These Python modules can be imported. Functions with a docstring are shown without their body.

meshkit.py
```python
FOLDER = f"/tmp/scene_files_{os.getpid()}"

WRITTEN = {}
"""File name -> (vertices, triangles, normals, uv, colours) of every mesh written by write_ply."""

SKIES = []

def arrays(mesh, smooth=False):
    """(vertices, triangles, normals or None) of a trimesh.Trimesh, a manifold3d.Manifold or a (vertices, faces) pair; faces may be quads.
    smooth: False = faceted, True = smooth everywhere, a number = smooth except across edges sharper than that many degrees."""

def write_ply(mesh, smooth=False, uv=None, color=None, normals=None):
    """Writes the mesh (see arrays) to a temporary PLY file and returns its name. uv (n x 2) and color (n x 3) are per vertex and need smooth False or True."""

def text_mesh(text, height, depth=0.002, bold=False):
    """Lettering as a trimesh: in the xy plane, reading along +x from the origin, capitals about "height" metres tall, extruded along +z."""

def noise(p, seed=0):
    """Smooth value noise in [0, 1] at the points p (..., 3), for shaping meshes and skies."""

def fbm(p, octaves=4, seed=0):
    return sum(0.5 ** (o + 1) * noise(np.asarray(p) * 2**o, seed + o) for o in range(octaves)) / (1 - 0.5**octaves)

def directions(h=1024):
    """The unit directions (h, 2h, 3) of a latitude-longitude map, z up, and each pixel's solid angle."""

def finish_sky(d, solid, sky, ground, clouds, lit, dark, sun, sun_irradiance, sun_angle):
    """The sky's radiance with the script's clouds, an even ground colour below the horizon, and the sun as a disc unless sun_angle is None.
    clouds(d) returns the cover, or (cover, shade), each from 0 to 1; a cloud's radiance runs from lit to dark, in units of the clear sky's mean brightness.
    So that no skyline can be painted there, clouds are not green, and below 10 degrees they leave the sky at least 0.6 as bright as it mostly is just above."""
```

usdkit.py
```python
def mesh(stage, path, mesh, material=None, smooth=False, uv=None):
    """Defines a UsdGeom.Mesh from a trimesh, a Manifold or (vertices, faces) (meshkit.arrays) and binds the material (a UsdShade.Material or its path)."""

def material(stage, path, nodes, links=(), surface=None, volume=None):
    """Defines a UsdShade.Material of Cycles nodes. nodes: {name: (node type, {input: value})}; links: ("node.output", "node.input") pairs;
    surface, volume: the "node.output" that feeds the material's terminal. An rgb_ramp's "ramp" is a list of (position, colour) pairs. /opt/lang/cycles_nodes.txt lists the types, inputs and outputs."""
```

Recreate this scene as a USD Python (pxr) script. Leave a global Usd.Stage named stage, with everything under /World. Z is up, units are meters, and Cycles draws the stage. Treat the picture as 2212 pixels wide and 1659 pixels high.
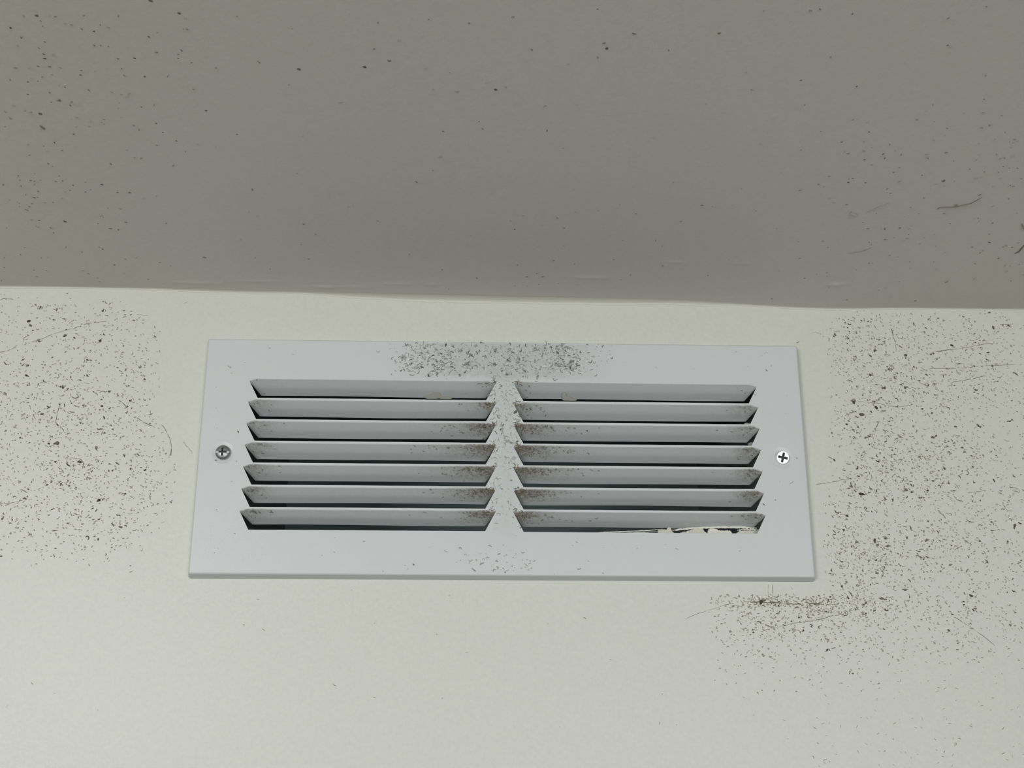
import math
import numpy as np, trimesh, usdkit, meshkit
from shapely.geometry import Polygon, box as sbox
from pxr import Usd, UsdGeom, UsdLux, UsdShade, Gf, Sdf, Vt

stage = Usd.Stage.CreateInMemory()
UsdGeom.SetStageUpAxis(stage, UsdGeom.Tokens.z)
UsdGeom.SetStageMetersPerUnit(stage, 1.0)
UsdGeom.Xform.Define(stage, '/World')
UsdGeom.Scope.Define(stage, '/World/Looks')

# ------------------------------------------------------------------ camera (from a fit of the grille's corners and slots)
ZV = 2.350                       # height of the grille's centre above the floor
F_PX, W_PX, H_PX = 2521.6, 2212, 1659
CAM = np.array([-0.0172, -0.6503, ZV - 0.1692])
TILT, ROLL, YAW = 0.3154, -0.0006, -0.0331


def rot(axis, a):
    return trimesh.transformations.rotation_matrix(a, axis)[:3, :3]


RC = rot([0, 0, 1], YAW) @ rot([0, 1, 0], ROLL) @ rot([1, 0, 0], TILT)     # columns: camera right, forward, up in the world
cam = UsdGeom.Camera.Define(stage, '/World/Camera')
m = np.eye(4)
m[:3, 0], m[:3, 1], m[:3, 2], m[:3, 3] = RC[:, 0], RC[:, 2], -RC[:, 1], CAM
cam.AddTransformOp().Set(Gf.Matrix4d(*m.T.ravel().tolist()))
cam.CreateHorizontalApertureAttr(36.0)
cam.CreateVerticalApertureAttr(36.0 * H_PX / W_PX)
cam.CreateFocalLengthAttr(36.0 * F_PX / W_PX)
cam.CreateClippingRangeAttr(Gf.Vec2f(0.01, 50))
cam.CreateExposureAttr(1.22)


def light_at(cls, name, pos, target, color, intensity, **kw):
    l = cls.Define(stage, '/World/' + name)
    d = np.array(target, float) - np.array(pos, float)
    d /= np.linalg.norm(d)
    x = np.cross(d, [0, 0, 1.0]) if abs(d[2]) < 0.99 else np.array([1.0, 0, 0])
    x /= np.linalg.norm(x)
    y = np.cross(x, d)
    m = np.eye(4)
    m[:3, 0], m[:3, 1], m[:3, 2], m[:3, 3] = x, y, -d, pos
    l.AddTransformOp().Set(Gf.Matrix4d(*m.T.ravel().tolist()))
    l.CreateColorAttr(Gf.Vec3f(*color))
    l.CreateIntensityAttr(intensity)
    for k, v in kw.items():
        getattr(l, f'Create{k}Attr')(v)
    return l


light_at(UsdLux.DiskLight, 'ceiling_lamp_light', (-0.95, -2.05, 2.39), (-0.55, -1.2, 1.5), (0.985, 0.99, 0.985), 12.6, Radius=0.34)
light_at(UsdLux.RectLight, 'window_light', (0.75, -3.16, 1.85), (0.75, 0, 1.85), (0.93, 0.98, 1.0), 3.3, Width=1.4, Height=0.9)


# ------------------------------------------------------------------ helpers
def lin(r, g, b):
    c = np.array([r, g, b]) / 255.0
    return tuple(np.where(c <= 0.04045, c / 12.92, ((c + 0.055) / 1.055) ** 2.4))


used = {}


def path_of(name, parent=None):
    base = (parent.GetPath().pathString if parent is not None else '/World') + '/' + name
    n = used.get(base, 0)
    used[base] = n + 1
    return base if n == 0 else f'{base}_{n:03d}'


def data(p, **kw):
    for k, v in kw.items():
        if v:
            p.SetCustomDataByKey(k, v)
    return p


def obj(name, mesh, mat, parent=None, smooth=False, **kw):
    return data(usdkit.mesh(stage, path_of(name, parent), mesh, mat, smooth=smooth).GetPrim(), **kw)


def thing(name, **kw):
    return data(UsdGeom.Xform.Define(stage, path_of(name)).GetPrim(), **kw)


def ray(px, py):
    d = np.stack([(np.asarray(px, float) - W_PX / 2) / F_PX, np.ones_like(np.asarray(px, float)), -(np.asarray(py, float) - H_PX / 2) / F_PX], -1)
    return d @ RC.T


def on_y(px, py, y):                  # where the line of sight through a measured spot meets the upright plane y
    d = ray(px, py)
    return CAM + d * ((y - CAM[1]) / d[..., 1])[..., None]


def on_z(px, py, z):
    d = ray(px, py)
    return CAM + d * ((z - CAM[2]) / d[..., 2])[..., None]


# ------------------------------------------------------------------ materials
def mat(name, color, rough=0.5, spec=0.5, metallic=0.0, bump=None, mottle=None, **kw):
    """plain painted surface; bump: [(scale, distance)], mottle: (scale, amount, tint)"""
    n = {'g': ('geometry', {}), 'p': ('principled_bsdf', dict(base_color=color, roughness=rough, specular_ior_level=spec, metallic=metallic, **kw))}
    links = []
    if bump:
        last = None
        for i, (s, d) in enumerate(bump):
            n[f'n{i}'] = ('noise_texture', {'scale': s, 'detail': 3.0, 'roughness': 0.55})
            n[f'b{i}'] = ('bump', {'strength': 1.0, 'distance': d})
            links += [('g.position', f'n{i}.vector'), (f'n{i}.fac', f'b{i}.height')]
            if last:
                links.append((last, f'b{i}.normal'))
            last = f'b{i}.normal'
        links.append((last, 'p.normal'))
    if mottle:
        s, a, tint = mottle
        c = np.array(color)
        n['mn'] = ('noise_texture', {'scale': s, 'detail': 4.0, 'roughness': 0.6})
        n['mr'] = ('rgb_ramp', {'ramp': [(0.3, tuple(c * (1 - a))), (0.5, tuple(c)), (0.7, tuple(np.minimum(c * (1 + a) * np.array(tint), 1)))]})
        links += [('g.position', 'mn.vector'), ('mn.fac', 'mr.fac'), ('mr.color', 'p.base_color')]
    return usdkit.material(stage, '/World/Looks/' + name, n, links, surface='p.BSDF')


def soot_mat(name, clean, dirty, rough=0.4, spec=0.5, bump=None):
    """enamel with grime where the mesh attribute 'soot' says it lies, broken up by a fibrous noise"""
    n = {'g': ('geometry', {}), 'a': ('attribute', {'attribute': 'soot'}),
         'n': ('noise_texture', {'scale': 420.0, 'detail': 5.0, 'roughness': 0.7, 'distortion': 1.5}),
         'mr': ('map_range', {'from_min': 0.34, 'from_max': 0.62, 'to_min': 0.38, 'to_max': 1.5, 'clamp': True}),
         'mul': ('math', {'math_type': 'multiply', 'use_clamp': True}),
         'mix': ('mix_color', {'a': clean, 'b': dirty}),
         'nb': ('noise_texture', {'scale': 1500.0, 'detail': 2.0}),
         'b': ('bump', {'strength': 1.0, 'distance': 0.00003}),
         'p': ('principled_bsdf', {'roughness': rough, 'specular_ior_level': spec})}
    return usdkit.material(stage, '/World/Looks/' + name, n, [('g.position', 'n.vector'), ('n.fac', 'mr.value'), ('mr.result', 'mul.value1'), ('a.fac', 'mul.value2'),
                           ('mul.value', 'mix.fac'), ('mix.result', 'p.base_color'), ('g.position', 'nb.vector'), ('nb.fac', 'b.height'), ('b.normal', 'p.normal')], surface='p.BSDF')


def lint_mat(name, stops, rough=0.9):
    """dust: every fleck takes its own tone (a mesh attribute) from the ramp"""
    stops = [(t, tuple(min(v * 1.35, 1) for v in c)) for t, c in stops]
    n = {'g': ('attribute', {'attribute': 'tone'}), 'r': ('rgb_ramp', {'ramp': stops}), 'p': ('principled_bsdf', {'roughness': rough, 'specular_ior_level': 0.1})}
    return usdkit.material(stage, '/World/Looks/' + name, n, [('g.fac', 'r.fac'), ('r.color', 'p.base_color')], surface='p.BSDF')


WALL_C = (0.662, 0.663, 0.592)
M_wall = mat('wall_paint', WALL_C, rough=0.46, spec=0.75, bump=[(700, 0.00006), (160, 0.00012)], mottle=(420, 0.035, (1.0, 1.0, 1.0)))
M_ceil = mat('ceiling_paint', (0.71, 0.67, 0.635), rough=0.6, spec=0.35, bump=[(700, 0.00005), (120, 0.0001)], mottle=(420, 0.03, (1.0, 1.0, 1.0)))
M_room = mat('room_paint', (0.40, 0.39, 0.37), rough=0.7)
M_floor = mat('floor_boards', (0.10, 0.085, 0.07), rough=0.5, mottle=(12, 0.1, (1, 1, 1)))
M_caulk = mat('caulk', (0.665, 0.66, 0.58), rough=0.45, bump=[(400, 0.00015)])
M_plate = soot_mat('white_enamel', (0.64, 0.672, 0.67), (0.23, 0.205, 0.17), rough=0.38)
M_duct = mat('duct_metal', (0.20, 0.25, 0.245), rough=0.55, metallic=0.3)
M_gyp = mat('gypsum', (0.66, 0.65, 0.56), rough=0.9, bump=[(900, 0.0004)])
M_paper = mat('drywall_paper', (0.76, 0.74, 0.66), rough=0.8, bump=[(600, 0.0002)])
M_zinc = mat('zinc_steel', (0.36, 0.38, 0.38), rough=0.45, metallic=1.0)
M_steel = mat('bright_steel', (0.86, 0.88, 0.87), rough=0.30, metallic=1.0)
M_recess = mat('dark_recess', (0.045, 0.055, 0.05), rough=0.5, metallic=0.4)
M_lint = lint_mat('wall_lint', [(0, lin(62, 58, 48)), (0.12, lin(88, 84, 72)), (0.45, lin(118, 114, 100)), (0.8, lin(146, 142, 127)), (1, lin(162, 158, 143))])
M_lintfaint = lint_mat('faint_lint', [(0, lin(138, 134, 119)), (0.5, lin(158, 155, 140)), (1, lin(176, 174, 160))])
M_ceilint = lint_mat('ceiling_lint', [(0, lin(94, 90, 80)), (0.5, lin(126, 121, 112)), (1, lin(144, 139, 130))])
M_platelint = lint_mat('plate_lint', [(0, lin(88, 88, 81)), (0.15, lin(118, 118, 112)), (0.55, lin(152, 153, 149)), (1, lin(174, 175, 171))])
M_fuzz = lint_mat('brown_fuzz', [(0, lin(90, 84, 74)), (0.4, lin(116, 110, 99)), (1, lin(146, 139, 127))])
M_stain = mat('water_stain', (0.60, 0.59, 0.525), rough=0.5)
M_stainrim = mat('water_stain_rim', (0.50, 0.465, 0.38), rough=0.5)

# ------------------------------------------------------------------ setting: wall, ceiling, the rest of the room
YW = 0.007                       # wall surface; the grille's face stands at y = 0
GW, GH = 0.349, 0.1381           # grille face
X0, X1, YB = -1.9, 2.3, -3.2

UP = np.array([(0, 616), (150, 618), (300, 620.5), (450, 625), (560, 628), (640, 629), (740, 631.5), (900, 635), (1000, 637), (1150, 640.5), (1300, 643), (1480, 648), (1600, 655), (1700, 662), (1800, 665), (1950, 664), (2212, 667)], float)
LO = np.array([(0, 620), (150, 621.5), (300, 624.5), (450, 630.5), (560, 633.5), (640, 633), (740, 641), (850, 648), (1000, 652), (1150, 655.5), (1300, 657), (1480, 656), (1600, 659), (1700, 665), (1800, 668), (1950, 666.5), (2212, 669.5)], float)
xs_px = np.linspace(0, 2212, 120)


def smooth_curve(P):
    y = np.interp(xs_px, P[:, 0], P[:, 1])
    k = np.hanning(9); k /= k.sum()
    return np.convolve(np.pad(y, 4, mode='edge'), k, 'valid')


up_px, lo_px = smooth_curve(UP), smooth_curve(LO)
lo_w, up_w = on_y(xs_px, lo_px, YW), on_y(xs_px, up_px, YW)
fit = np.polyfit(lo_w[:, 0], lo_w[:, 2], 1)


def seam(x):                     # (height of the wall's top edge, bead radius) along the wall
    z = np.interp(x, lo_w[:, 0], lo_w[:, 2])
    r = np.interp(x, lo_w[:, 0], np.maximum((up_w[:, 2] - lo_w[:, 2]) / 1.9, 0.0005))
    t = np.clip((np.maximum(lo_w[0, 0] - x, x - lo_w[-1, 0])) / 0.15, 0, 1)
    return z * (1 - t) + np.polyval(fit, x) * t, r * (1 - t) + 0.001 * t


def ceil_z(x, y):
    z, r = seam(x)
    flat = np.polyval(fit, x) + 0.002
    w = np.exp(-np.maximum(YW - r - y, 0) / 0.035)
    return flat + (z + r - flat) * w


# wall with the duct opening, cut as a solid
OPEN = sbox(-0.1575, ZV - 0.060, 0.1505, ZV + 0.056)
wp = Polygon([(X0, 0), (X1, 0), (X1, ZV + 0.25), (X0, ZV + 0.25)]).difference(OPEN)


def upright(poly, y_front, y_back):   # extrude a polygon given in (x, z) between two depths
    me = trimesh.util.concatenate([trimesh.creation.extrude_polygon(g, y_back - y_front, engine='earcut') for g in getattr(poly, 'geoms', [poly])])
    v = me.vertices.copy()
    me.vertices = np.stack([v[:, 0], y_back - v[:, 2], v[:, 1]], 1)
    return me


def boxm(a, b):
    return trimesh.creation.box(bounds=[a, b])


wall = obj('wall_back', upright(wp, YW, YW + 0.0127), M_wall, kind='structure', label='cream painted wall around the white vent grille, speckled with lint at both sides')

# ceiling: a slab whose underside follows the wavy seam
gx = np.unique(np.r_[np.linspace(X0, -0.42, 30), np.linspace(-0.42, 0.42, 260), np.linspace(0.42, X1, 34)])
t = np.r_[0, 0.002, 0.004, 0.007, 0.011, 0.016, 0.022, 0.03, 0.04, 0.055, 0.075, 0.1, 0.15, 0.25, 0.5, 1.0, 2.0, 3.2]
t = np.unique(np.r_[t, np.linspace(0, 0.06, 60)])
GX, T = np.meshgrid(gx, t, indexing='ij')
_, R = seam(GX)
GY = YW - R - T * (3.19 / 3.2)
GZ = ceil_z(GX, GY)
# small ridges and nicks of filler near the seam: (px, py, length px, height m)
for px, py, ln, h in [(1805, 603.5, 13, 0.0012), (1276, 596, 34, 0.0007), (415, 617, 45, 0.0006), (700, 623, 22, 0.0008), (560, 613, 60, 0.0004), (860, 613, 30, 0.0004), (935, 613, 10, 0.0006), (1460, 562, 20, 0.0005), (2000, 657, 70, 0.0005), (1605, 563, 14, 0.0005), (775, 621, 20, 0.0006)]:
    c = on_z(px, py, np.polyval(fit, 0) + 0.002)
    sx = ln * 0.00026
    GZ = GZ - 0.65 * h * np.exp(-((GX - c[0]) / sx) ** 2 - ((GY - c[1]) / 0.0022) ** 2)
na, nb = GX.shape
V = np.stack([GX, GY, GZ], -1).reshape(-1, 3)
idx = np.arange(na * nb).reshape(na, nb)
Fq = np.stack([idx[:-1, :-1], idx[:-1, 1:], idx[1:, 1:], idx[1:, :-1]], -1).reshape(-1, 4)
top = V.copy(); top[:, 2] = ZV + 0.25
n0 = len(V)
ring = np.r_[idx[:, 0], idx[-1, 1:], idx[-2::-1, -1], idx[0, -2:0:-1]]
side = np.stack([ring, np.roll(ring, -1), np.roll(ring, -1) + n0, ring + n0], -1)
cm = trimesh.Trimesh(np.vstack([V, top]), np.vstack([f for q in (Fq, Fq[:, ::-1] + n0, side) for f in (q[:, [0, 1, 2]], q[:, [0, 2, 3]])]), process=False)
trimesh.repair.fix_normals(cm)
obj('ceiling', cm, M_ceil, smooth=40, kind='structure', label='flat grey-beige painted ceiling above the vent grille')

# caulk bead along the seam
bx = np.linspace(-0.60, 0.60, 420)
bz, br = seam(bx)
rng = np.random.default_rng(5)
wob = meshkit.fbm(np.stack([bx * 55, 0 * bx, 0 * bx], -1), 4, 3) - 0.5
secs = []
for k in range(15):
    a = k / 14 * math.pi / 2
    # concave cove from the wall (a = 0) to the ceiling, a little lumpy
    y = YW - 2.2 * br * (1 - math.cos(a)) - 0.0002 * math.sin(math.pi * k / 14) * (1 + 3 * wob)
    z = bz + br * math.sin(a)
    secs.append(np.stack([bx, y - (0.00025 if k == 0 else 0), z - (0.0006 * (1 + 2.5 * wob) if k == 0 else 0)], -1))
secs.append(np.stack([bx, np.full_like(bx, YW + 0.002), bz + br + 0.002], -1))
secs.append(np.stack([bx, np.full_like(bx, YW + 0.002), bz - 0.0006 * (1 + 2.5 * wob)], -1))
S = np.stack(secs, 1)
na, nb = S.shape[:2]
idx = np.arange(na * nb).reshape(na, nb)
nxt = np.roll(idx, -1, 1)
Fq = np.stack([idx[:-1], nxt[:-1], nxt[1:], idx[1:]], -1).reshape(-1, 4)
caps = [[idx[0, 0], idx[0, j + 1], idx[0, j]] for j in range(1, nb - 1)] + [[idx[-1, 0], idx[-1, j], idx[-1, j + 1]] for j in range(1, nb - 1)]
bead = trimesh.Trimesh(S.reshape(-1, 3), np.vstack([Fq[:, [0, 1, 2]], Fq[:, [0, 2, 3]], caps]), process=False)
trimesh.repair.fix_normals(bead)
obj('trim_1', bead, M_caulk, smooth=50, kind='structure', label='uneven cream caulk bead along the joint of wall and ceiling')

obj('wall_left', boxm([X0 - 0.1, YB, 0], [X0, YW, ZV + 0.25]), M_room, kind='structure')
obj('wall_right', boxm([X1, YB, 0], [X1 + 0.1, YW, ZV + 0.25]), M_room, kind='structure')
obj('wall_front', boxm([X0 - 0.1, YB - 0.1, 0], [X1 + 0.1, YB, ZV + 0.25]), M_room, kind='structure')
obj('floor', boxm([X0 - 0.1, YB - 0.1, -0.05], [X1 + 0.1, YW + 0.01, 0]), M_floor, kind='structure')

# ------------------------------------------------------------------ duct behind the wall
duct = thing('air_duct', label='dark sheet metal duct glimpsed through the gaps between the louvers', category='duct')
dy0, dy1 = YW + 0.0129, 0.24
xa, xb, za, zb = -0.162, 0.158, ZV - 0.064, ZV + 0.060
obj('side_panel', boxm([xa - 0.001, dy0, za], [xa, dy1, zb]), M_duct, duct)
obj('side_panel', boxm([xb, dy0, za], [xb + 0.001, dy1, zb]), M_duct, duct)
obj('top_panel', boxm([xa - 0.001, dy0, zb], [xb + 0.001, dy1, zb + 0.001]), M_duct, duct)
obj('bottom_panel', boxm([xa - 0.001, dy0, za - 0.001], [xb + 0.001, dy1, za]), M_duct, duct)
obj('back_panel', boxm([xa - 0.001, dy1, za - 0.001], [xb + 0.001, dy1 + 0.001, zb + 0.001]), M_duct, duct)

# ------------------------------------------------------------------ the grille
grille = thing('vent_grille', label='white enamelled return air vent grille with two columns of louvers, screwed to the wall', category='vent')
XO, XI, INS, HOLE, PITCH, ZT = 0.14899, 0.00525, 0.0056, 0.01076, 0.01287, 0.0437
TH, BULGE = 0.0008, 0.0013


def bulge(u, w):                     # how far the bend line stands above the hole's tips, u from one end (m), w the slot's width
    e = np.minimum(u, w - u)
    s = np.clip(e / 0.005, 0, 1)
    return BULGE * s * s * (3 - 2 * s)


SLOTS = []                           # (x0, x1, z of the tips, column, row)
for r in range(7):
    for c in range(2):
        x0, x1 = (-XO, -XI) if c == 0 else (XI, XO)
        if c == 1:
            SLOTS.append((x0, x1, ZT - PITCH * r - 0.0002, c, r))
        else:
            SLOTS.append((x0, x1, ZT - PITCH * r + 0.0001, c, r))
face = sbox(-GW / 2, -GH / 2, GW / 2, GH / 2)
holes = []
for x0, x1, z, c, r in SLOTS:
    w = x1 - x0
    u = np.r_[0, np.linspace(0.0004, 0.0055, 8), np.linspace(0.0055, w - 0.0055, 6)[1:-1], np.linspace(w - 0.0055, w - 0.0004, 8), w]
    topl = [(x0 + a, z + b) for a, b in zip(u, bulge(u, w))]
    holes.append(Polygon(topl + [(x1 - INS, z - HOLE), (x0 + INS, z - HOLE)]))
pf = face
for h in holes:
    pf = pf.difference(h)
for sx in (-0.16067, 0.16067):
    pf = pf.difference(Polygon([(sx + 0.0066 * math.cos(a), 0.0066 * math.sin(a) - 0.0002) for a in np.linspace(0, 2 * math.pi, 49)[:-1]]))


def soot_of(x, z):                   # where grime has gathered on the grille; x, z from its centre
    s = np.zeros_like(x)
    s += 0.24 * np.exp(-((x - 0.0) / 0.052) ** 4) * np.clip((z - 0.045) / 0.004, 0, 1)          # above the mullion
    s += 0.13 * np.exp(-(x / 0.009) ** 4) * np.clip((z + 0.055) / 0.02, 0, 1) * np.clip((0.05 - z) / 0.003, 0, 1)
    return np.clip(s, 0, 1)


parts = []
fm = trimesh.creation.extrude_polygon(pf, TH, engine='earcut')
v = fm.vertices
fm.vertices = np.stack([v[:, 0], TH - v[:, 2], v[:, 1]], 1)
# cut the front into small triangles so that the attribute 'soot' can follow the grime (only where it lies)
near = (np.abs(fm.triangles_center[:, 0]) < 0.09) & (fm.triangles_center[:, 1] < 1e-5)
parts.append(fm)
# flared return round the rim: rounded fold, then back to the wall
prof = [(0.0, 0.0)] + [(-0.0011 * (1 - math.cos(a)) - 0, 0.0011 * math.sin(a)) for a in ()]
rim = []
RB, FL, DEP = 0.0012, 0.0019, YW - 0.0002
for k in range(6):                   # (outward, depth)
    a = k / 5 * math.radians(74)
    rim.append((RB * math.sin(a), RB * (1 - math.cos(a))))
o1, d1 = rim[-1]
rim.append((o1 + (DEP - d1) * math.tan(math.radians(13)), DEP))
rim_in = [(o - TH * 0.95, d + (0.0002 if i == len(rim) - 1 else TH * (0.9 if i < 3 else 0.3))) for i, (o, d) in enumerate(rim)]
loop = rim + [(rim[-1][0] - TH, DEP)] + [(rim[2][0] - TH, rim[2][1] + TH), (-0.001, TH)]
OFF = rim[5][0]                      # the fold adds to the outline, so the flat starts that much further in


def rect_loop(o, d, rc=0.0006, n=5):
    pts = []
    w, h = GW / 2 - RB * 0.8 + o, GH / 2 - RB * 0.8 + o
    for q, (sx, sz) in enumerate([(1, 1), (-1, 1), (-1, -1), (1, -1)]):
        for k in range(n):
            a = math.pi / 2 * (q + k / (n - 1))
            pts.append((sx * (w - rc) + rc * math.cos(a), d, sz * (h - rc) + rc * math.sin(a)))
    return np.array(pts)


L = np.stack([rect_loop(o, d, max(0.0006 + o * 0.4, 0.0003)) for o, d in loop], 0)
na, nb = L.shape[:2]
idx = np.arange(na * nb).reshape(na, nb)
Fq = []
for i in range(na):
    j = (i + 1) % na
    Fq.append(np.stack([idx[i], np.roll(idx[i], -1), np.roll(idx[j], -1), idx[j]], -1))
Fq = np.concatenate(Fq)
rm = trimesh.Trimesh(L.reshape(-1, 3), np.vstack([Fq[:, [0, 1, 2]], Fq[:, [0, 2, 3]]]), process=False)
trimesh.repair.fix_normals(rm)
# trim the flat face so that the fold takes over at its edge
inner = sbox(-GW / 2 + RB * 0.8, -GH / 2 + RB * 0.8, GW / 2 - RB * 0.8, GH / 2 - RB * 0.8)
fm = trimesh.creation.extrude_polygon(pf.intersection(inner), TH, engine='earcut')
v = fm.vertices
fm.vertices = np.stack([v[:, 0], TH - v[:, 2], v[:, 1]], 1)
# shallow dimples pressed in round the screws
ringm = []
DIMPLE = 0.0066
for sx in (-0.16067, 0.16067):
    pr = np.array([(0.0015, -0.00048), (0.0042, -0.00046), (0.0050, -0.00030), (0.0058, -0.00010), (DIMPLE, 0.0)])
    th = np.linspace(0, 2 * math.pi, 49)[:-1]
    P = np.stack([sx + pr[:, :1] * np.cos(th), 0 * th - pr[:, 1:], pr[:, :1] * np.sin(th) - 0.0002], -1)
    idx = np.arange(P[..., 0].size).reshape(P.shape[:2])
    q = np.stack([idx[:-1], np.roll(idx, -1, 1)[:-1], np.roll(idx, -1, 1)[1:], idx[1:]], -1).reshape(-1, 4)
    ringm.append(trimesh.Trimesh(P.reshape(-1, 3), np.vstack([q[:, [0, 2, 1]], q[:, [0, 3, 2]]]), process=False))


def cut_small(me, size, keep):       # split triangles longer than size whose centre passes keep
    v, f = me.vertices, me.faces
    v, f = trimesh.remesh.subdivide_to_size(v, f, size, max_iter=14)
    return trimesh.Trimesh(v, f, process=False)


fm = cut_small(fm, 0.006, None)
plate = trimesh.util.concatenate([fm, rm] + ringm)
plate.apply_translation([0, 0, ZV])
pm = usdkit.mesh(stage, path_of('faceplate', grille), plate, M_plate, smooth=30)


def set_soot(prim, fn):
    pts = np.array(prim.GetPointsAttr().Get())
    val = fn(pts[:, 0], pts[:, 1], pts[:, 2] - ZV).astype(np.float32)
    UsdGeom.PrimvarsAPI(prim).CreatePrimvar('soot', Sdf.ValueTypeNames.FloatArray, 'vertex').Set(Vt.FloatArray.FromNumpy(val))


set_soot(pm, lambda x, y, z: np.where(y < 0.0005, soot_of(x, z), 0))

# louvers: each bent inwards and down from the top of its slot
ANG = [62.0, 62.0, 62.3, 62.6, 63.0, 63.5, 64.0]      # leaning from the upright, degrees
BLEN = 0.0125


def louver_profile(deg, rb=0.0007):
    a = math.radians(deg)
    p = [(rb * (1 - math.cos(b)), -rb * math.sin(b)) for b in np.linspace(0, a, 7)]   # (depth, height)
    nrm = [(-math.cos(b), -math.sin(b)) for b in np.linspace(0, a, 7)]
    arc = rb * a
    d = (math.sin(a), -math.cos(a))
    for s in np.linspace(0, BLEN - arc, 9)[1:]:
        p.append((p[6][0] + d[0] * s, p[6][1] + d[1] * s))
        nrm.append((-math.cos(a), -math.sin(a)))
    return np.array(p), np.array(nrm)


LOUVERS = {}
rl = np.random.default_rng(11)
for x0, x1, z, c, r in SLOTS:
    p, nr = louver_profile(ANG[r] + rl.uniform(-0.3, 0.3))
    w = x1 - x0
    u = np.r_[np.linspace(0, 0.03, 25), np.linspace(0.03, w - 0.03, 14)[1:-1], np.linspace(w - 0.03, w, 25)] / w
    s = np.r_[0, np.cumsum(np.linalg.norm(np.diff(p, axis=0), axis=1))]
    ins = INS * np.clip((s - 0.0008) / (BLEN - 0.0008), 0, 1) + 0.00008
    front = np.zeros((len(u), len(p), 3)); back = front.copy()
    sag = 0.00012 * np.sin(u * math.pi * 2 + r) + 0.0001 * np.sin(u * 5 + 2.1 * r + c)
    for i, uu in enumerate(u):
        X = x0 + ins + (w - 2 * ins) * uu
        b = bulge(np.array(uu * w), w)
        front[i, :, 0] = X
        front[i, :, 1] = p[:, 0]
        front[i, :, 2] = z + b * (1 - np.clip(s / 0.006, 0, 1)) + p[:, 1] + sag[i] * np.clip(s / BLEN, 0, 1)
        back[i] = front[i] - np.stack([0 * s, nr[:, 0], nr[:, 1]], 1) * TH
    P = np.concatenate([front, back[:, ::-1]], 1)
    na, nb = P.shape[:2]
    idx = np.arange(na * nb).reshape(na, nb)
    nxt = np.roll(idx, -1, 1)
    q = np.stack([idx[:-1], nxt[:-1], nxt[1:], idx[1:]], -1).reshape(-1, 4)
    h = nb // 2
    capq = [[e[j], e[j + 1], e[nb - 2 - j], e[nb - 1 - j]] for e in (idx[0], idx[-1, :]) for j in range(h - 1)]
    q = np.vstack([q, capq])
    lm = trimesh.Trimesh(P.reshape(-1, 3) + [0, 0, ZV], np.vstack([q[:, [0, 1, 2]], q[:, [0, 2, 3]]]), process=False)
    trimesh.repair.fix_normals(lm)
    pr = usdkit.mesh(stage, path_of('louver', grille), lm, M_plate, smooth=35)
    LOUVERS[c, r] = (pr, p, nr, x0, x1, z)
    amt_in = [0.35, 0.6, 0.85, 0.9, 0.9, 0.95, 0.85][r]
    amt_out = [0.05, 0.3, 0.35, 0.45, 0.45, 0.5, 0.4][r] * (1.0 if c == 0 else 1.25)
    len_in = [0.008, 0.012, 0.019, 0.022, 0.023, 0.020, 0.015][r]

    def lsoot(x, y, zz, x0=x0, x1=x1, c=c, amt_in=amt_in, amt_out=amt_out, len_in=len_in):
        di = (x1 - x) if c == 0 else (x - x0)
        do = (x - x0) if c == 0 else (x1 - x)
        deep = np.clip(1.1 - y / 0.0085, 0, 1) ** 0.8
        return np.clip((amt_in * np.exp(-(di / len_in) ** 1.6) + amt_out * np.exp(-((do - 0.006) / 0.009) ** 2)) * deep + 0.07, 0, 1)
    set_soot(pr, lsoot)

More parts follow.
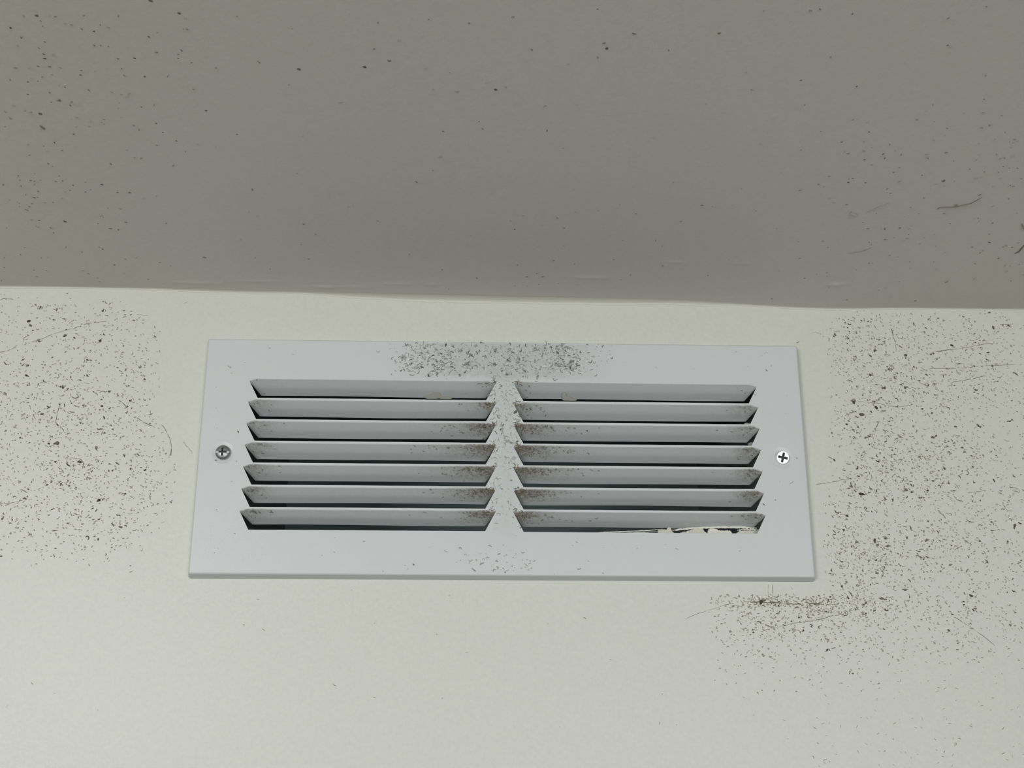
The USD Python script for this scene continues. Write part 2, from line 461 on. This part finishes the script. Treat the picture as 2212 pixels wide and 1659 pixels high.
# screws
def lathe(profile, n=48):            # profile: (radius, out) -> towards -y
    th = np.linspace(0, 2 * math.pi, n + 1)[:-1]
    pr = np.array(profile)
    P = np.stack([pr[:, :1] * np.cos(th), -pr[:, 1:] + 0 * th, pr[:, :1] * np.sin(th)], -1)
    idx = np.arange(P[..., 0].size).reshape(P.shape[:2])
    nx = np.roll(idx, -1, 1)
    q = np.stack([idx[:-1], nx[:-1], nx[1:], idx[1:]], -1).reshape(-1, 4)
    me = trimesh.Trimesh(P.reshape(-1, 3), np.vstack([q[:, [0, 1, 2]], q[:, [0, 2, 3]]]), process=True)
    trimesh.repair.fix_normals(me)
    return me


import manifold3d as m3


def solid(me):
    me.merge_vertices()
    return m3.Manifold(m3.Mesh(np.asarray(me.vertices, np.float32), np.asarray(me.faces, np.uint32)))


def turned(w, d, l, a):              # a bar l x w (in the face) and d deep, turned by a about the screw's axis
    b = boxm([-l / 2, -0.01, -w / 2], [l / 2, d, w / 2])
    b.apply_transform(trimesh.transformations.rotation_matrix(a, [0, 1, 0]))
    return solid(b)


# left: domed head with a straight slot and a cross; right: flat bright head with a cross
R1 = 0.0042
dome = [(0, 0.0023)] + [(R1 * math.sin(a), 0.0023 - 0.0016 * (1 - math.cos(a)) / (1 - math.cos(1.45)) ) for a in np.linspace(0.12, 1.45, 14)] + [(R1 * 1.0, 0.0004), (R1, -0.0001), (0.0018, -0.0001), (0.0018, -0.006), (0, -0.006)]
d1 = solid(lathe(dome))
d1 = d1 - turned(0.0012, -0.00125, 0.02, 0.0)
d1 = d1 - turned(0.0011, 0.0002, 0.0045, 0.03) - turned(0.0011, 0.0002, 0.0045, math.pi / 2 + 0.03)
R2 = 0.0040
flat = [(0, 0.0019), (R2 * 0.86, 0.00186), (R2 * 0.91, 0.00150), (R2 * 0.98, 0.0008), (R2, 0.0003), (R2, -0.0009), (0.0018, -0.0001), (0.0018, -0.006), (0, -0.006)]
d2 = solid(lathe(flat))
d2 = d2 - turned(0.00150, 0.0006, 0.0058, 0.22) - turned(0.00150, 0.0006, 0.0058, math.pi / 2 + 0.22)


def put(me, x, tilt_x, tilt_z, z=0.0):
    me = trimesh.Trimesh(*meshkit.arrays(me)[:2], process=False)
    me.apply_transform(trimesh.transformations.rotation_matrix(tilt_x, [1, 0, 0]))
    me.apply_transform(trimesh.transformations.rotation_matrix(tilt_z, [0, 0, 1]))
    me.apply_translation([x, -0.0002, ZV + z])
    return me


s1 = obj('screw', put(d1, -0.16067, 0.0, 0.0), M_zinc, grille, smooth=28, label='dull zinc screw with domed slotted head')
s2 = obj('screw', put(d2, 0.16067, 0.21, 0.0), M_steel, grille, smooth=28, label='bright flat-headed screw with cross recess')
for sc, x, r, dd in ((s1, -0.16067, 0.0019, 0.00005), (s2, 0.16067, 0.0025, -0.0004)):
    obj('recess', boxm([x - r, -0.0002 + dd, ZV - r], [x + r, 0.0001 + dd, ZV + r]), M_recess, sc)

# water stains on the two top louvers: thin dried films with a darker rim
def film(c, r, px, py, pts, mat_, lift, parent, name):
    pr, p, nr, x0, x1, z = LOUVERS[c, r]
    # louver's flat part: point and direction in (depth, height)
    a, b = p[7], p[-1]
    d = (b - a) / np.linalg.norm(b - a)
    poly = Polygon(pts).buffer(0.0002)
    me = trimesh.creation.extrude_polygon(poly, 0.00004, engine='earcut')
    v = me.vertices
    s = BLEN - 0.0013 - v[:, 1]
    yy = a[0] + d[0] * s + nr[-1][0] * (lift + v[:, 2])
    hh = a[1] + d[1] * s + nr[-1][1] * (lift + v[:, 2])
    cx = on_y(px, py, 0.006)[0]
    me.vertices = np.stack([cx + v[:, 0], yy, ZV + z + hh], 1)
    return obj(name, me, mat_, parent.GetPrim())


def blobs(cs, n=28):
    from shapely.ops import unary_union
    g = unary_union([Polygon([(x + rx * math.cos(a), max(y + ry * math.sin(a), 0.0001)) for a in np.linspace(0, 2 * math.pi, n)[:-1]]) for x, y, rx, ry in cs])
    return max(getattr(g, 'geoms', [g]), key=lambda a: a.area)


def blob_in(g):
    g = g.buffer(-0.00045)
    return max(getattr(g, 'geoms', [g]), key=lambda a: a.area)


for c, px, cs in ((0, 940, [(-0.002, 0.0016, 0.0048, 0.0018), (0.0005, 0.0028, 0.003, 0.0026), (0.006, 0.0012, 0.0042, 0.0014)]), (1, 1226, [(0.0, 0.0018, 0.003, 0.0019), (-0.002, 0.0045, 0.0014, 0.0026), (0.003, 0.001, 0.0028, 0.0012)])):
    g = blobs(cs)
    film(c, 0, px, 852, g.exterior.coords, M_stainrim, 0.00010, LOUVERS[c, 0][0], 'water_stain')
    film(c, 0, px, 852, blob_in(g).exterior.coords, M_stain, 0.00014, LOUVERS[c, 0][0], 'water_stain')

# ------------------------------------------------------------------ torn drywall edge in the lowest right slot
def ragged(top_pts, bot, y0, y1, seed, amp=0.0004):
    """an upright torn strip: top outline (x, z) with ragged noise, down to z = bot"""
    q = np.random.default_rng(seed)
    tp = np.array(top_pts)
    x = np.linspace(tp[0, 0], tp[-1, 0], 60)
    z = np.interp(x, tp[:, 0], tp[:, 1]) + q.normal(0, amp, 60)
    z = np.maximum(z, bot + 0.0001)
    return upright(Polygon(list(zip(x, z)) + [(x[-1], bot), (x[0], bot)]).buffer(0), y0, y1)


def wpt(px, py, y=0.006):
    q = on_y(px, py, y)
    return (q[0], q[2])


b0 = wpt(1500, 1160)[1]


def strip(pts, width, y0, y1, seed, amp=0.00012):
    """a torn ribbon of paper: centre line through measured spots, ragged along both edges"""
    q = np.random.default_rng(seed)
    tp = np.array([wpt(x, y, y0) for x, y in pts])
    x = np.linspace(tp[0, 0], tp[-1, 0], 70)
    z = np.interp(x, tp[:, 0], tp[:, 1])
    k = np.minimum(1, np.minimum(np.arange(70), np.arange(70)[::-1]) / 12 + 0.2)
    up, dn = z + width / 2 * k + q.normal(0, amp, 70), z - width / 2 * k + q.normal(0, amp, 70)
    return upright(Polygon(list(zip(x, up)) + list(zip(x[::-1], dn[::-1]))).buffer(0), y0, y1)


obj('torn_paper', strip([(1288, 1150.5), (1350, 1148), (1400, 1146), (1430, 1143)], 0.0005, 0.0040, 0.0046, 3, 0.00004), M_paper, wall)
obj('torn_paper', strip([(1440, 1147), (1460, 1144.5), (1490, 1141.5), (1520, 1139.5), (1580, 1139), (1638, 1140.5)], 0.0010, 0.0085, 0.0091, 12), M_paper, wall)
obj('torn_paper', strip([(1488, 1147), (1505, 1143.5), (1520, 1142.5)], 0.0006, 0.0060, 0.0066, 13), M_paper, wall)
obj('torn_paper', strip([(1345, 1151.5), (1390, 1150), (1425, 1148.5)], 0.0004, 0.0058, 0.0064, 14, 0.00004), M_paper, wall)
obj('torn_paper', strip([(1592, 1145.5), (1612, 1143.5), (1636, 1143)], 0.0006, 0.0062, 0.0068, 15), M_paper, wall)
obj('plaster_flake', ragged([wpt(x, y) for x, y in [(1421, 1146), (1430, 1143), (1440, 1144), (1444, 1138.5), (1449, 1140), (1450, 1146), (1456, 1151)]], b0, 0.0060, 0.0085, 4, 0.00015), M_gyp, wall)
obj('plaster_flake', ragged([wpt(x, y) for x, y in [(1470, 1151.5), (1480, 1149), (1500, 1145.5), (1516, 1143), (1526, 1152)]], b0, 0.0050, 0.0075, 6, 0.0002), M_gyp, wall)
obj('plaster_flake', ragged([wpt(x, y) for x, y in [(1529, 1151), (1531, 1142), (1546, 1141), (1552, 1145), (1562, 1146), (1577, 1146), (1581, 1150.5)]], b0, 0.0062, 0.0088, 7, 0.0002), M_paper, wall)
obj('plaster_flake', ragged([wpt(x, y) for x, y in [(1590, 1151), (1598, 1147.5), (1615, 1146), (1640, 1145)]], b0, 0.0055, 0.0085, 8, 0.0002), M_gyp, wall)
M_chip = mat('grey_chip', (0.42, 0.42, 0.39), rough=0.9)
obj('plaster_flake', ragged([wpt(x, y, 0.009) for x, y in [(1616, 958), (1622, 956), (1634, 955)]], wpt(1600, 964, 0.009)[1], 0.0085, 0.0095, 9, 0.0001), M_chip, wall)
obj('plaster_flake', ragged([wpt(x, y, 0.009) for x, y in [(1608, 915), (1612, 913.5), (1620, 915)]], wpt(1600, 919, 0.009)[1], 0.0085, 0.0095, 10, 0.0001), M_chip, wall)

# ------------------------------------------------------------------ dust
class Lint:
    """collects flecks and fibres lying on a surface given by a frame: origin-mapping function f(u, v, h) -> point"""
    def __init__(self):
        self.v, self.f, self.n, self.t = [], [], 0, []
        self.tone = (0.0, 1.0)

    def add(self, v, f):
        self.v.append(v); self.f.append(np.asarray(f) + self.n); self.n += len(v)
        self.t.append(np.full(len(v), self.tone[0] + (self.tone[1] - self.tone[0]) * ((len(self.t) * 0.6180339887) % 1.0)))

    def speck(self, P, a, rx, ry, h, q, surf):
        n = 7
        th = np.linspace(0, 2 * math.pi, n + 1)[:-1]
        k = q.uniform(0.55, 1.25, n)
        x, y = rx * k * np.cos(th), ry * k * np.sin(th)
        ca, sa = math.cos(a), math.sin(a)
        X, Y = P[0] + ca * x - sa * y, P[1] + sa * x + ca * y
        low = surf(X, Y, np.full(n, 0.0))
        mid = surf(P[0] + (X - P[0]) * 0.55, P[1] + (Y - P[1]) * 0.55, np.full(n, h))
        i = np.arange(n); j = (i + 1) % n
        f = np.vstack([np.stack([i, j, j + n], 1), np.stack([i, j + n, i + n], 1), [[n, n + k, n + k + 1] for k in range(1, n - 1)]])
        self.add(np.vstack([low, mid]), f)

    def fibre(self, pts, w, surf, h=None, taper=True):
        pts = np.asarray(pts, float)
        n = len(pts)
        t = np.gradient(pts, axis=0)
        t /= np.linalg.norm(t, axis=1, keepdims=True) + 1e-12
        nr = np.stack([-t[:, 1], t[:, 0]], 1)
        k = np.linspace(-1, 1, n)
        ww = w / 2 * (np.sqrt(np.maximum(1 - k ** 4, 0.04)) if taper else np.ones(n))
        hh = np.full(n, w * 0.7) if h is None else np.full(n, h)
        a, b = pts + nr * ww[:, None], pts - nr * ww[:, None]
        V = np.vstack([surf(a[:, 0], a[:, 1], 0 * ww), surf(pts[:, 0], pts[:, 1], hh * ww / (w / 2)), surf(b[:, 0], b[:, 1], 0 * ww)])
        i = np.arange(n - 1)
        f = np.vstack([np.stack([i, i + n, i + n + 1], 1), np.stack([i, i + n + 1, i + 1], 1), np.stack([i + n, i + 2 * n, i + 2 * n + 1], 1), np.stack([i + n, i + 2 * n + 1, i + n + 1], 1)])
        self.add(V, f)

    def curl(self, P, a, ln, w, q, surf, bend=1.0, n=6):
        s = np.linspace(-0.5, 0.5, n) * ln
        ang = a + q.normal(0, 0.5 * bend) * s / ln * 2 + q.normal(0, 0.35 * bend) * np.sin(s / ln * 6)
        d = np.stack([np.cos(ang), np.sin(ang)], 1) * (ln / (n - 1))
        self.fibre(np.array(P) + np.cumsum(d, 0) - d.sum(0) / 2, w, surf)


def dust(name, parts, mat_, **kw):
    v = np.vstack([x for p in parts for x in p.v])
    off = np.cumsum([0] + [p.n for p in parts])
    f = np.vstack([x + o for p, o in zip(parts, off) for x in p.f])
    parent = kw.pop('parent', None)
    pr = usdkit.mesh(stage, path_of(name, parent), (v, f), mat_)
    tone = np.concatenate([x for p in parts for x in p.t]).astype(np.float32)
    UsdGeom.PrimvarsAPI(pr).CreatePrimvar('tone', Sdf.ValueTypeNames.FloatArray, 'vertex').Set(Vt.FloatArray.FromNumpy(tone))
    return data(pr.GetPrim(), kind='stuff', category=None if parent is not None else 'dust', **kw)



wall_s = lambda x, z, h: np.stack([np.broadcast_to(x, np.shape(h)), YW - h + 0.00001, np.broadcast_to(z, np.shape(h))], -1)
plate_s = lambda x, z, h: np.stack([x, -h + 0.00001, z], -1)


def ceil_s(x, y, h):
    return np.stack([x, y, ceil_z(np.asarray(x), np.asarray(y)) - h + 0.00001], -1)


PXM = 1 / 3740.0                 # one pixel of the photograph on the wall, in metres


def bump01(v, a, b, c, d):
    return np.clip((v - a) / max(b - a, 1e-9), 0, 1) * np.clip((d - v) / max(d - c, 1e-9), 0, 1)


def clumpy(px, py, s, seed):
    return np.clip((meshkit.fbm(np.stack([px / s, py / s, 0 * px], -1), 3, seed) - 0.3) * 1.8 + 0.25, 0.15, 1)


def left_density(px, py):
    edge = np.interp(py, [640, 690, 760, 900, 980, 1060, 1120, 1200, 1290], [250, 330, 330, 325, 360, 365, 345, 300, 220])
    return np.clip((edge - px) / 70 + 0.25, 0.0, 1) * bump01(py, 630, 740, 1060, 1230) * clumpy(px, py, 60, 1) * (0.55 + 0.45 * np.clip(px / 150, 0, 1))


def right_density(px, py):
    edge = np.interp(py, [660, 720, 800, 950, 1100, 1250, 1320, 1400], [1820, 1770, 1785, 1790, 1778, 1775, 1790, 1900])
    return np.clip((px - edge) / 45, 0, 1) * bump01(py, 665, 730, 1180, 1440) * clumpy(px, py, 70, 2) * np.interp(px, [1780, 1850, 2000, 2100, 2212], [0.9, 1, 0.85, 0.55, 0.4])


def below_density(px, py):
    return bump01(px, 1530, 1640, 1790, 1960) * np.exp(-np.maximum(py - 1303, 0) / 32) * np.clip((py - 1282) / 16, 0, 1) * clumpy(px, py, 40, 4)


def scatter(dens, n, area, q):
    out = []
    while len(out) < n:
        px, py = q.uniform(area[0], area[2], 4000), q.uniform(area[1], area[3], 4000)
        ok = q.uniform(0, 1, 4000) < dens(px, py)
        out += list(zip(px[ok], py[ok]))
    return np.array(out[:n])


def on_grille(px, py):
    return (px > 400) & (px < 1765) & (py > 725) & (py < 1262)


def wall_dust(dens, area, n_big, n_mid, n_faint, ang, seed):
    q = np.random.default_rng(seed)
    A, B = Lint(), Lint()
    for k, (px, py) in enumerate(scatter(dens, n_big + n_mid, area, q)):
        if on_grille(px, py):
            continue
        w = on_y(px, py, YW)
        P = (w[0], w[2])
        a = ang(px, py) + q.normal(0, 0.6)
        A.tone = (0.0, 0.5) if k < n_big else (0.3, 1.0)
        if k < n_big:
            if q.random() < 0.7:
                r = q.lognormal(0, 0.35) * 2.1 * PXM
                A.speck(P, a, r * q.uniform(0.9, 1.5), r * q.uniform(0.5, 0.9), r * 0.5, q, wall_s)
                if q.random() < 0.6:
                    A.curl((P[0] + q.normal(0, 3) * PXM, P[1] + q.normal(0, 2) * PXM), a + q.normal(0, 0.7), q.uniform(4, 9) * PXM, q.uniform(1.0, 1.8) * PXM, q, wall_s, 1.8)
            else:
                A.curl(P, a, q.lognormal(0, 0.4) * 7 * PXM, q.uniform(1.5, 2.8) * PXM, q, wall_s, 2.0)
        else:
            if q.random() < 0.6:
                r = q.uniform(0.8, 1.6) * PXM
                A.speck(P, a, r * 1.4, r, r * 0.5, q, wall_s)
            else:
                A.curl(P, a, q.uniform(2.5, 6) * PXM, q.uniform(1.0, 1.9) * PXM, q, wall_s, 1.6)
    for px, py in scatter(lambda x, y: np.sqrt(dens(x, y)), n_faint, area, q):
        if on_grille(px, py):
            continue
        w = on_y(px, py, YW)
        B.curl((w[0], w[2]), ang(px, py) + q.normal(0, 0.7), q.uniform(2.5, 7) * PXM, q.uniform(1.2, 2.6) * PXM, q, wall_s, n=4)
    return A, B


def hair(A, pts, w, surf=wall_s, plane=YW, dense=8):
    pts = np.array(pts, float)
    t = np.linspace(0, 1, len(pts)); tt = np.linspace(0, 1, len(pts) * dense)
    from scipy.interpolate import PchipInterpolator
    c = np.stack([PchipInterpolator(t, pts[:, k])(tt) for k in range(2)], 1)
    q = np.random.default_rng(int(abs(pts).sum() * 10) % 99991)
    n = len(c)
    c = c + np.stack([meshkit.fbm(np.stack([tt * n / 5, 0 * tt + k, 0 * tt], -1), 2, 5) - 0.5 for k in range(2)], 1) * 3.0
    P = on_y(c[:, 0], c[:, 1], plane)[:, [0, 2]]
    i = 0
    while i < n - 3:                 # a hair shows in pieces, darker and thicker here than there
        m_ = int(q.integers(5, 14))
        j = min(i + m_, n)
        t0 = q.uniform(0.25, 0.85)
        A.tone = (t0, t0 + 0.1)
        if j - i > 2 and q.random() < 0.9:
            A.fibre(P[i:j], w * q.uniform(0.65, 1.0) * PXM, surf)
        i = j - 1
    A.tone = (0.0, 0.45)


def clump(A, px, py, r):             # a matted bit of lint: a few specks and curls together
    q = np.random.default_rng(int(px * 7 + py))
    w = on_y(px, py, YW)
    a = q.normal(-0.2, 0.5)
    for k in range(4):
        A.tone = [(0.0, 0.15), (0.15, 0.4), (0.2, 0.5), (0.3, 0.6)][k]
        o = q.normal(0, 0.45, 2) * r * PXM * (k > 0)
        g = r * PXM * (0.62, 0.45, 0.4, 0.35)[k]
        A.speck((w[0] + o[0] * 1.5, w[2] + o[1]), a + q.normal(0, 0.5), g * 1.25, g * 0.7, g * 0.6, q, wall_s)
    for k in range(3):
        A.curl((w[0] + q.normal(0, 0.8) * r * PXM, w[2] + q.normal(0, 0.5) * r * PXM), a + q.normal(0, 0.8), r * q.uniform(1.2, 2.4) * PXM, q.uniform(0.9, 1.5) * PXM, q, wall_s, 2.2)


lA, lB = wall_dust(left_density, (0, 630, 400, 1290), 165, 420, 1500, lambda x, y: -0.15, 21)
for pts, w in [([(0, 762), (20, 756), (42, 742)], 1.8), ([(50, 738), (52, 729), (64, 726)], 1.8), ([(52, 738), (70, 737), (85, 734), (108, 724), (150, 711), (195, 698), (230, 694)], 1.5), ([(208, 844), (222, 845), (236, 846)], 1.8),
               ([(255, 865), (275, 880), (285, 898)], 2.2), ([(295, 903), (315, 914), (335, 923)], 1.7), ([(348, 918), (362, 936), (370, 965), (366, 985)], 2.0), ([(395, 955), (405, 965), (416, 980)], 1.6), ([(130, 870), (124, 895), (120, 912), (130, 922), (138, 930)], 1.9),
               ([(398, 656), (420, 650), (462, 647)], 1.0), ([(0, 1090), (25, 1086), (60, 1078)], 1.6), ([(45, 1058), (60, 1063), (85, 1068)], 2.2), ([(148, 990), (172, 991), (180, 1002), (182, 1012)], 1.8), ([(152, 1105), (156, 1113), (165, 1112), (185, 1107)], 1.8), ([(2, 648), (15, 645), (30, 648)], 2.2), ([(295, 680), (320, 681)], 0.8), ([(280, 1224), (284, 1220)], 2.4)]:
    hair(lA, pts, w)
rA, rB = wall_dust(right_density, (1740, 660, 2260, 1450), 420, 950, 3300, lambda x, y: np.interp(x, [1780, 1950, 2212], [-0.75, -0.45, -0.15]), 22)
for pts, w in [([(1925, 710), (1931, 730), (1936, 760)], 2.0), ([(2020, 761), (2080, 751), (2150, 740)], 1.6), ([(2005, 797), (2060, 796), (2130, 790), (2200, 788)], 1.4), ([(2055, 827), (2090, 820), (2140, 809)], 1.8), ([(1850, 869), (1890, 870), (1930, 878), (1975, 874)], 1.3), ([(1890, 935), (1892, 925), (1902, 905)], 1.8),
               ([(1788, 987), (1805, 996), (1814, 1005)], 2.0), ([(1762, 1048), (1790, 1042), (1842, 1032)], 1.6), ([(2060, 1072), (2070, 1080), (2080, 1083)], 2.4), ([(2090, 1065), (2110, 1062), (2130, 1059)], 1.8), ([(2180, 1054), (2200, 1056), (2202, 1063), (2185, 1058)], 1.8), ([(2025, 1103), (2035, 1110), (2042, 1120)], 3.0),
               ([(2062, 1190), (2072, 1182), (2078, 1180)], 1.8), ([(1840, 1155), (1848, 1165), (1853, 1170)], 1.6), ([(2060, 1334), (2090, 1350), (2150, 1395)], 1.4), ([(1985, 1188), (2000, 1187), (2005, 1192)], 1.6), ([(1752, 718), (1776, 719)], 0.9), ([(1712, 749), (1722, 740), (1726, 738)], 2.0), ([(2165, 1090), (2180, 1103), (2195, 1101)], 1.3)]:
    hair(rA, pts, w)
for px, py, r in [(1845, 868, 6), (1910, 838, 5), (1955, 838, 5), (2113, 920, 5.5), (2178, 703, 3.5), (2165, 702, 2.5), (1832, 731, 4), (1920, 798, 4), (1880, 810, 4), (1913, 1164, 4), (1958, 1058, 3.5)]:
    clump(rA, px, py, r)
for px, py, r in [(136, 836, 6), (190, 778, 4.5), (236, 846, 3.5), (189, 811, 3.5), (180, 876, 3.5), (281, 866, 3.8), (84, 737, 5), (290, 692, 2.6), (335, 727, 2.8), (87, 664, 4), (60, 790, 4)]:
    clump(lA, px, py, r)
bA, bB = wall_dust(below_density, (1480, 1270, 2060, 1500), 55, 280, 800, lambda x, y: -0.3 if y < 1310 else 0.1, 23)
for pts, w in [([(1480, 1338), (1530, 1318), (1582, 1303)], 1.2), ([(1715, 1347), (1760, 1340), (1800, 1330), (1835, 1325)], 1.4), ([(1640, 1366), (1690, 1352), (1720, 1345)], 1.2), ([(1719, 1293), (1740, 1301), (1780, 1305)], 2.2), ([(1620, 1302), (1660, 1301), (1700, 1303), (1735, 1308)], 2.4), ([(1740, 1312), (1765, 1320), (1772, 1326)], 1.6)]:
    hair(bA, pts, w)

for pts in ([(1659, 1262), (1660, 1285), (1664, 1320), (1668, 1338)], [(1668, 1262), (1670, 1300), (1669, 1320)]):
    hair(bB, pts, 1.6)
bB.tone = (0.0, 1.0)


def sprinkle(area, n, seed):         # stray flecks on the open wall
    q = np.random.default_rng(seed)
    A = Lint()
    for px, py in zip(q.uniform(area[0], area[2], n), q.uniform(area[1], area[3], n)):
        if not on_grille(px, py):
            w = on_y(px, py, YW)
            A.curl((w[0], w[2]), q.normal(-0.3, 0.7), q.uniform(3, 9) * PXM, q.uniform(0.8, 1.6) * PXM, q, wall_s, n=5)
    return A


sp = sprinkle((1750, 1330, 2212, 1659), 170, 31)
sp2 = sprinkle((0, 1100, 1760, 1600), 45, 32)

dust('wall_dust', [lA], M_lint, label='dark lint flecks and hairs stuck to the wall left of the grille')
dust('wall_dust', [rA], M_lint, label='dense dark lint flecks stuck to the wall right of the grille')
dust('wall_dust', [bA], M_lint, label="streak of dark lint on the wall under the grille's lower right corner")
dust('faint_dust', [lB, sp2], M_lintfaint, label='fine pale grey dust on the wall at the left and below the grille')
dust('faint_dust', [rB, bB, sp], M_lintfaint, label='fine pale grey dust on the wall at the right of the grille')

# ceiling flecks
q = np.random.default_rng(41)
C = Lint()


def ceil_density(px, py):
    l = np.clip((480 - px) / 420, 0, 1) * bump01(py, -100, 150, 560, 640) * 1.0
    r = np.clip((px - 1700) / 200, 0, 1) * bump01(py, 150, 380, 560, 670) * 1.0
    m = 0.10 + 0.6 * np.exp(-((px - 1040) / 140) ** 2 - ((py - 610) / 25) ** 2)
    return np.clip(l + r + m, 0, 1)


for k, (px, py) in enumerate(scatter(ceil_density, 520, (0, 0, 2212, 640), q)):
    w = on_z(px, py, np.polyval(fit, 0) + 0.002)
    if w[1] > YW - 0.008:
        continue
    P = (w[0], w[1])
    sc = PXM * 0.93
    if k % 4 == 0:
        r = q.lognormal(0, 0.3) * 1.7 * sc
        C.speck(P, q.normal(0.2, 0.5), r * 1.3, r * 1.6, r * 0.2, q, ceil_s)
    else:
        C.curl(P, q.normal(0.2, 0.8), q.uniform(3, 9) * sc, q.uniform(1.2, 2.4) * sc, q, ceil_s, 1.4)
for pts, w in [([(2022, 441), (2030, 437), (2060, 436), (2095, 428), (2120, 415)], 2.6), ([(1868, 452), (1900, 436), (1922, 428)], 2.0), ([(1830, 538), (1860, 533), (1885, 524)], 1.5), ([(2190, 535), (2200, 530), (2212, 515)], 3.2), ([(2205, 470), (2212, 485)], 3.0), ([(84, 282), (96, 290)], 4.0), ([(1836, 452), (1852, 456)], 5.0)]:
    pts = np.array(pts, float)
    tt = np.linspace(0, len(pts) - 1, len(pts) * 6)
    c = np.stack([np.interp(tt, np.arange(len(pts)), pts[:, k]) for k in range(2)], 1)
    w3 = on_z(c[:, 0], c[:, 1], np.polyval(fit, 0) + 0.002)
    C.fibre(w3[:, :2], w * PXM, ceil_s)
dust('ceiling_dust', [C], M_ceilint, label='sparse dark specks of lint clinging to the ceiling')

# flecks on the grille's face
q = np.random.default_rng(51)
G, GB = Lint(), Lint()


def top_density(px, py):
    return bump01(px, 830, 920, 1230, 1330) * bump01(py, 741, 746, 790, 822) * clumpy(px, py, 22, 7)


def put_plate(L_, px, py, kind):
    w = on_y(px, py, 0.0)
    P = (w[0], w[2])
    a = q.normal(0.1, 0.8)
    if kind == 2:
        r = q.lognormal(0, 0.3) * 2.6 * PXM
        L_.speck(P, a, r * 1.4, r * 0.7, r * 0.35, q, plate_s)
        for _ in range(2):
            L_.curl((P[0] + q.normal(0, 4) * PXM, P[1] + q.normal(0, 3) * PXM), a + q.normal(0, 0.9), q.uniform(6, 13) * PXM, q.uniform(1.0, 2.0) * PXM, q, plate_s, 2.6)
    elif kind == 1:
        L_.curl(P, a, q.uniform(5, 13) * PXM, q.uniform(1.4, 2.8) * PXM, q, plate_s, 2.0)
    else:
        L_.curl(P, a, q.uniform(2.5, 6) * PXM, q.uniform(0.9, 1.8) * PXM, q, plate_s, 1.4, 4)


for k, (px, py) in enumerate(scatter(top_density, 900, (800, 738, 1360, 826), q)):
    put_plate(G, px, py, 2 if k < 70 else 1 if k < 300 else 0)


def mull_density(px, py):
    z = (py - 822) % 47
    half = np.interp(z, [0, 36, 47], [18, 36, 20])
    return (np.abs(px - 1089.5) < half) * bump01(py, 815, 822, 900, 1180) * clumpy(px, py, 18, 8)


mp = scatter(mull_density, 330, (1045, 812, 1135, 1150), q)
for k, (px, py) in enumerate(mp):
    put_plate(GB if k > 40 else G, px, py, 2 if k < 14 else 1 if k < 110 else 0)
for px, py in zip(q.uniform(460, 1710, 150), q.uniform(745, 1235, 150)):
    if not (515 < px < 1660 and 815 < py < 1156):
        put_plate(GB, px, py, 1 if q.random() < 0.25 else 0)
for px, py in scatter(lambda x, y: bump01(x, 980, 1040, 1120, 1220) * bump01(y, 1170, 1225, 1236, 1240), 50, (950, 1165, 1250, 1240), q):
    put_plate(GB, px, py, 0 if q.random() < 0.6 else 1)
for px, py in [(466, 994), (515, 933), (1721, 989), (893, 1219), (1303, 1238), (1675, 1080), (1650, 1090), (1631, 853), (1656, 800)]:
    w_ = on_y(px, py, 0.0)
    G.speck((w_[0], w_[2]), -0.8, 3.2 * PXM, 1.5 * PXM, 0.0004, q, plate_s)
dust('lint_clump', [G], M_platelint, parent=grille, label='grey clumps of lint stuck above the middle bar of the grille')
dust('dust_film', [GB], lint_mat('plate_faint_lint', [(0, lin(150, 150, 143)), (1, lin(186, 188, 183))]), parent=grille, label='pale dust film on the middle bar and margins of the grille')

# brown fuzz on the louvers' ends
FZ = Lint()
for (c, r), (pr, p, nr, x0, x1, z) in LOUVERS.items():
    s_ = np.r_[0, np.cumsum(np.linalg.norm(np.diff(p, axis=0), axis=1))]

    def lv(x, s, h, p=p, nr=nr, s_=s_, z=z):
        s = np.clip(s, 0, BLEN)
        d, hh = np.interp(s, s_, p[:, 0]), np.interp(s, s_, p[:, 1])
        n0, n1 = np.interp(s, s_, nr[:, 0]), np.interp(s, s_, nr[:, 1])
        return np.stack([np.broadcast_to(x, np.shape(h)), d + n0 * (h + 0.00001), ZV + z + 0.0009 * (1 - np.clip(s / 0.006, 0, 1)) * 0.6 + hh + n1 * (h + 0.00001)], -1)
    n_in = [16, 40, 110, 120, 120, 130, 100][r]
    n_out = [2, 8, 10, 16, 14, 20, 24][r] if c == 0 else [2, 10, 14, 20, 26, 34, 16][r]
    sc_in = [0.004, 0.006, 0.010, 0.011, 0.011, 0.010, 0.008][r]
    for k in range(n_in + n_out):
        inner_ = k < n_in
        d = q.exponential(sc_in if inner_ else 0.005) + (0.0004 if inner_ else 0.002)
        s = abs(q.normal(0, 0.0042)) + 0.0003
        x = (x1 - d if c == 0 else x0 + d) if inner_ else (x0 + d if c == 0 else x1 - d)
        if d < 0.0008 + 0.46 * s or d > 0.05 or s > 0.0115:
            continue
        FZ.curl((x, s), q.uniform(-1.2, 1.2), q.uniform(3, 10) * PXM, q.uniform(0.7, 1.6) * PXM, q, lv, 2.6, 5)
    # loose tufts overhanging the tips
for r in range(7):
    for sgn in (-1, 1):
        w = max(ZT - PITCH * r, -0.05)
        for k in range([10, 14, 18, 18, 14, 14, 10][r]):
            P = (sgn * (XI + abs(q.normal(0.0012, 0.0016))), ZV + ZT - PITCH * r + abs(q.normal(0.0002, 0.0010)))
            FZ.curl(P, q.uniform(-1.4, 1.4), q.uniform(4, 11) * PXM, q.uniform(0.9, 1.8) * PXM, q, plate_s, 2.4, 5)
dust('dust_fuzz', [FZ], M_fuzz, parent=grille, label="brown dust fuzz caught on the ends of the grille's louvers")
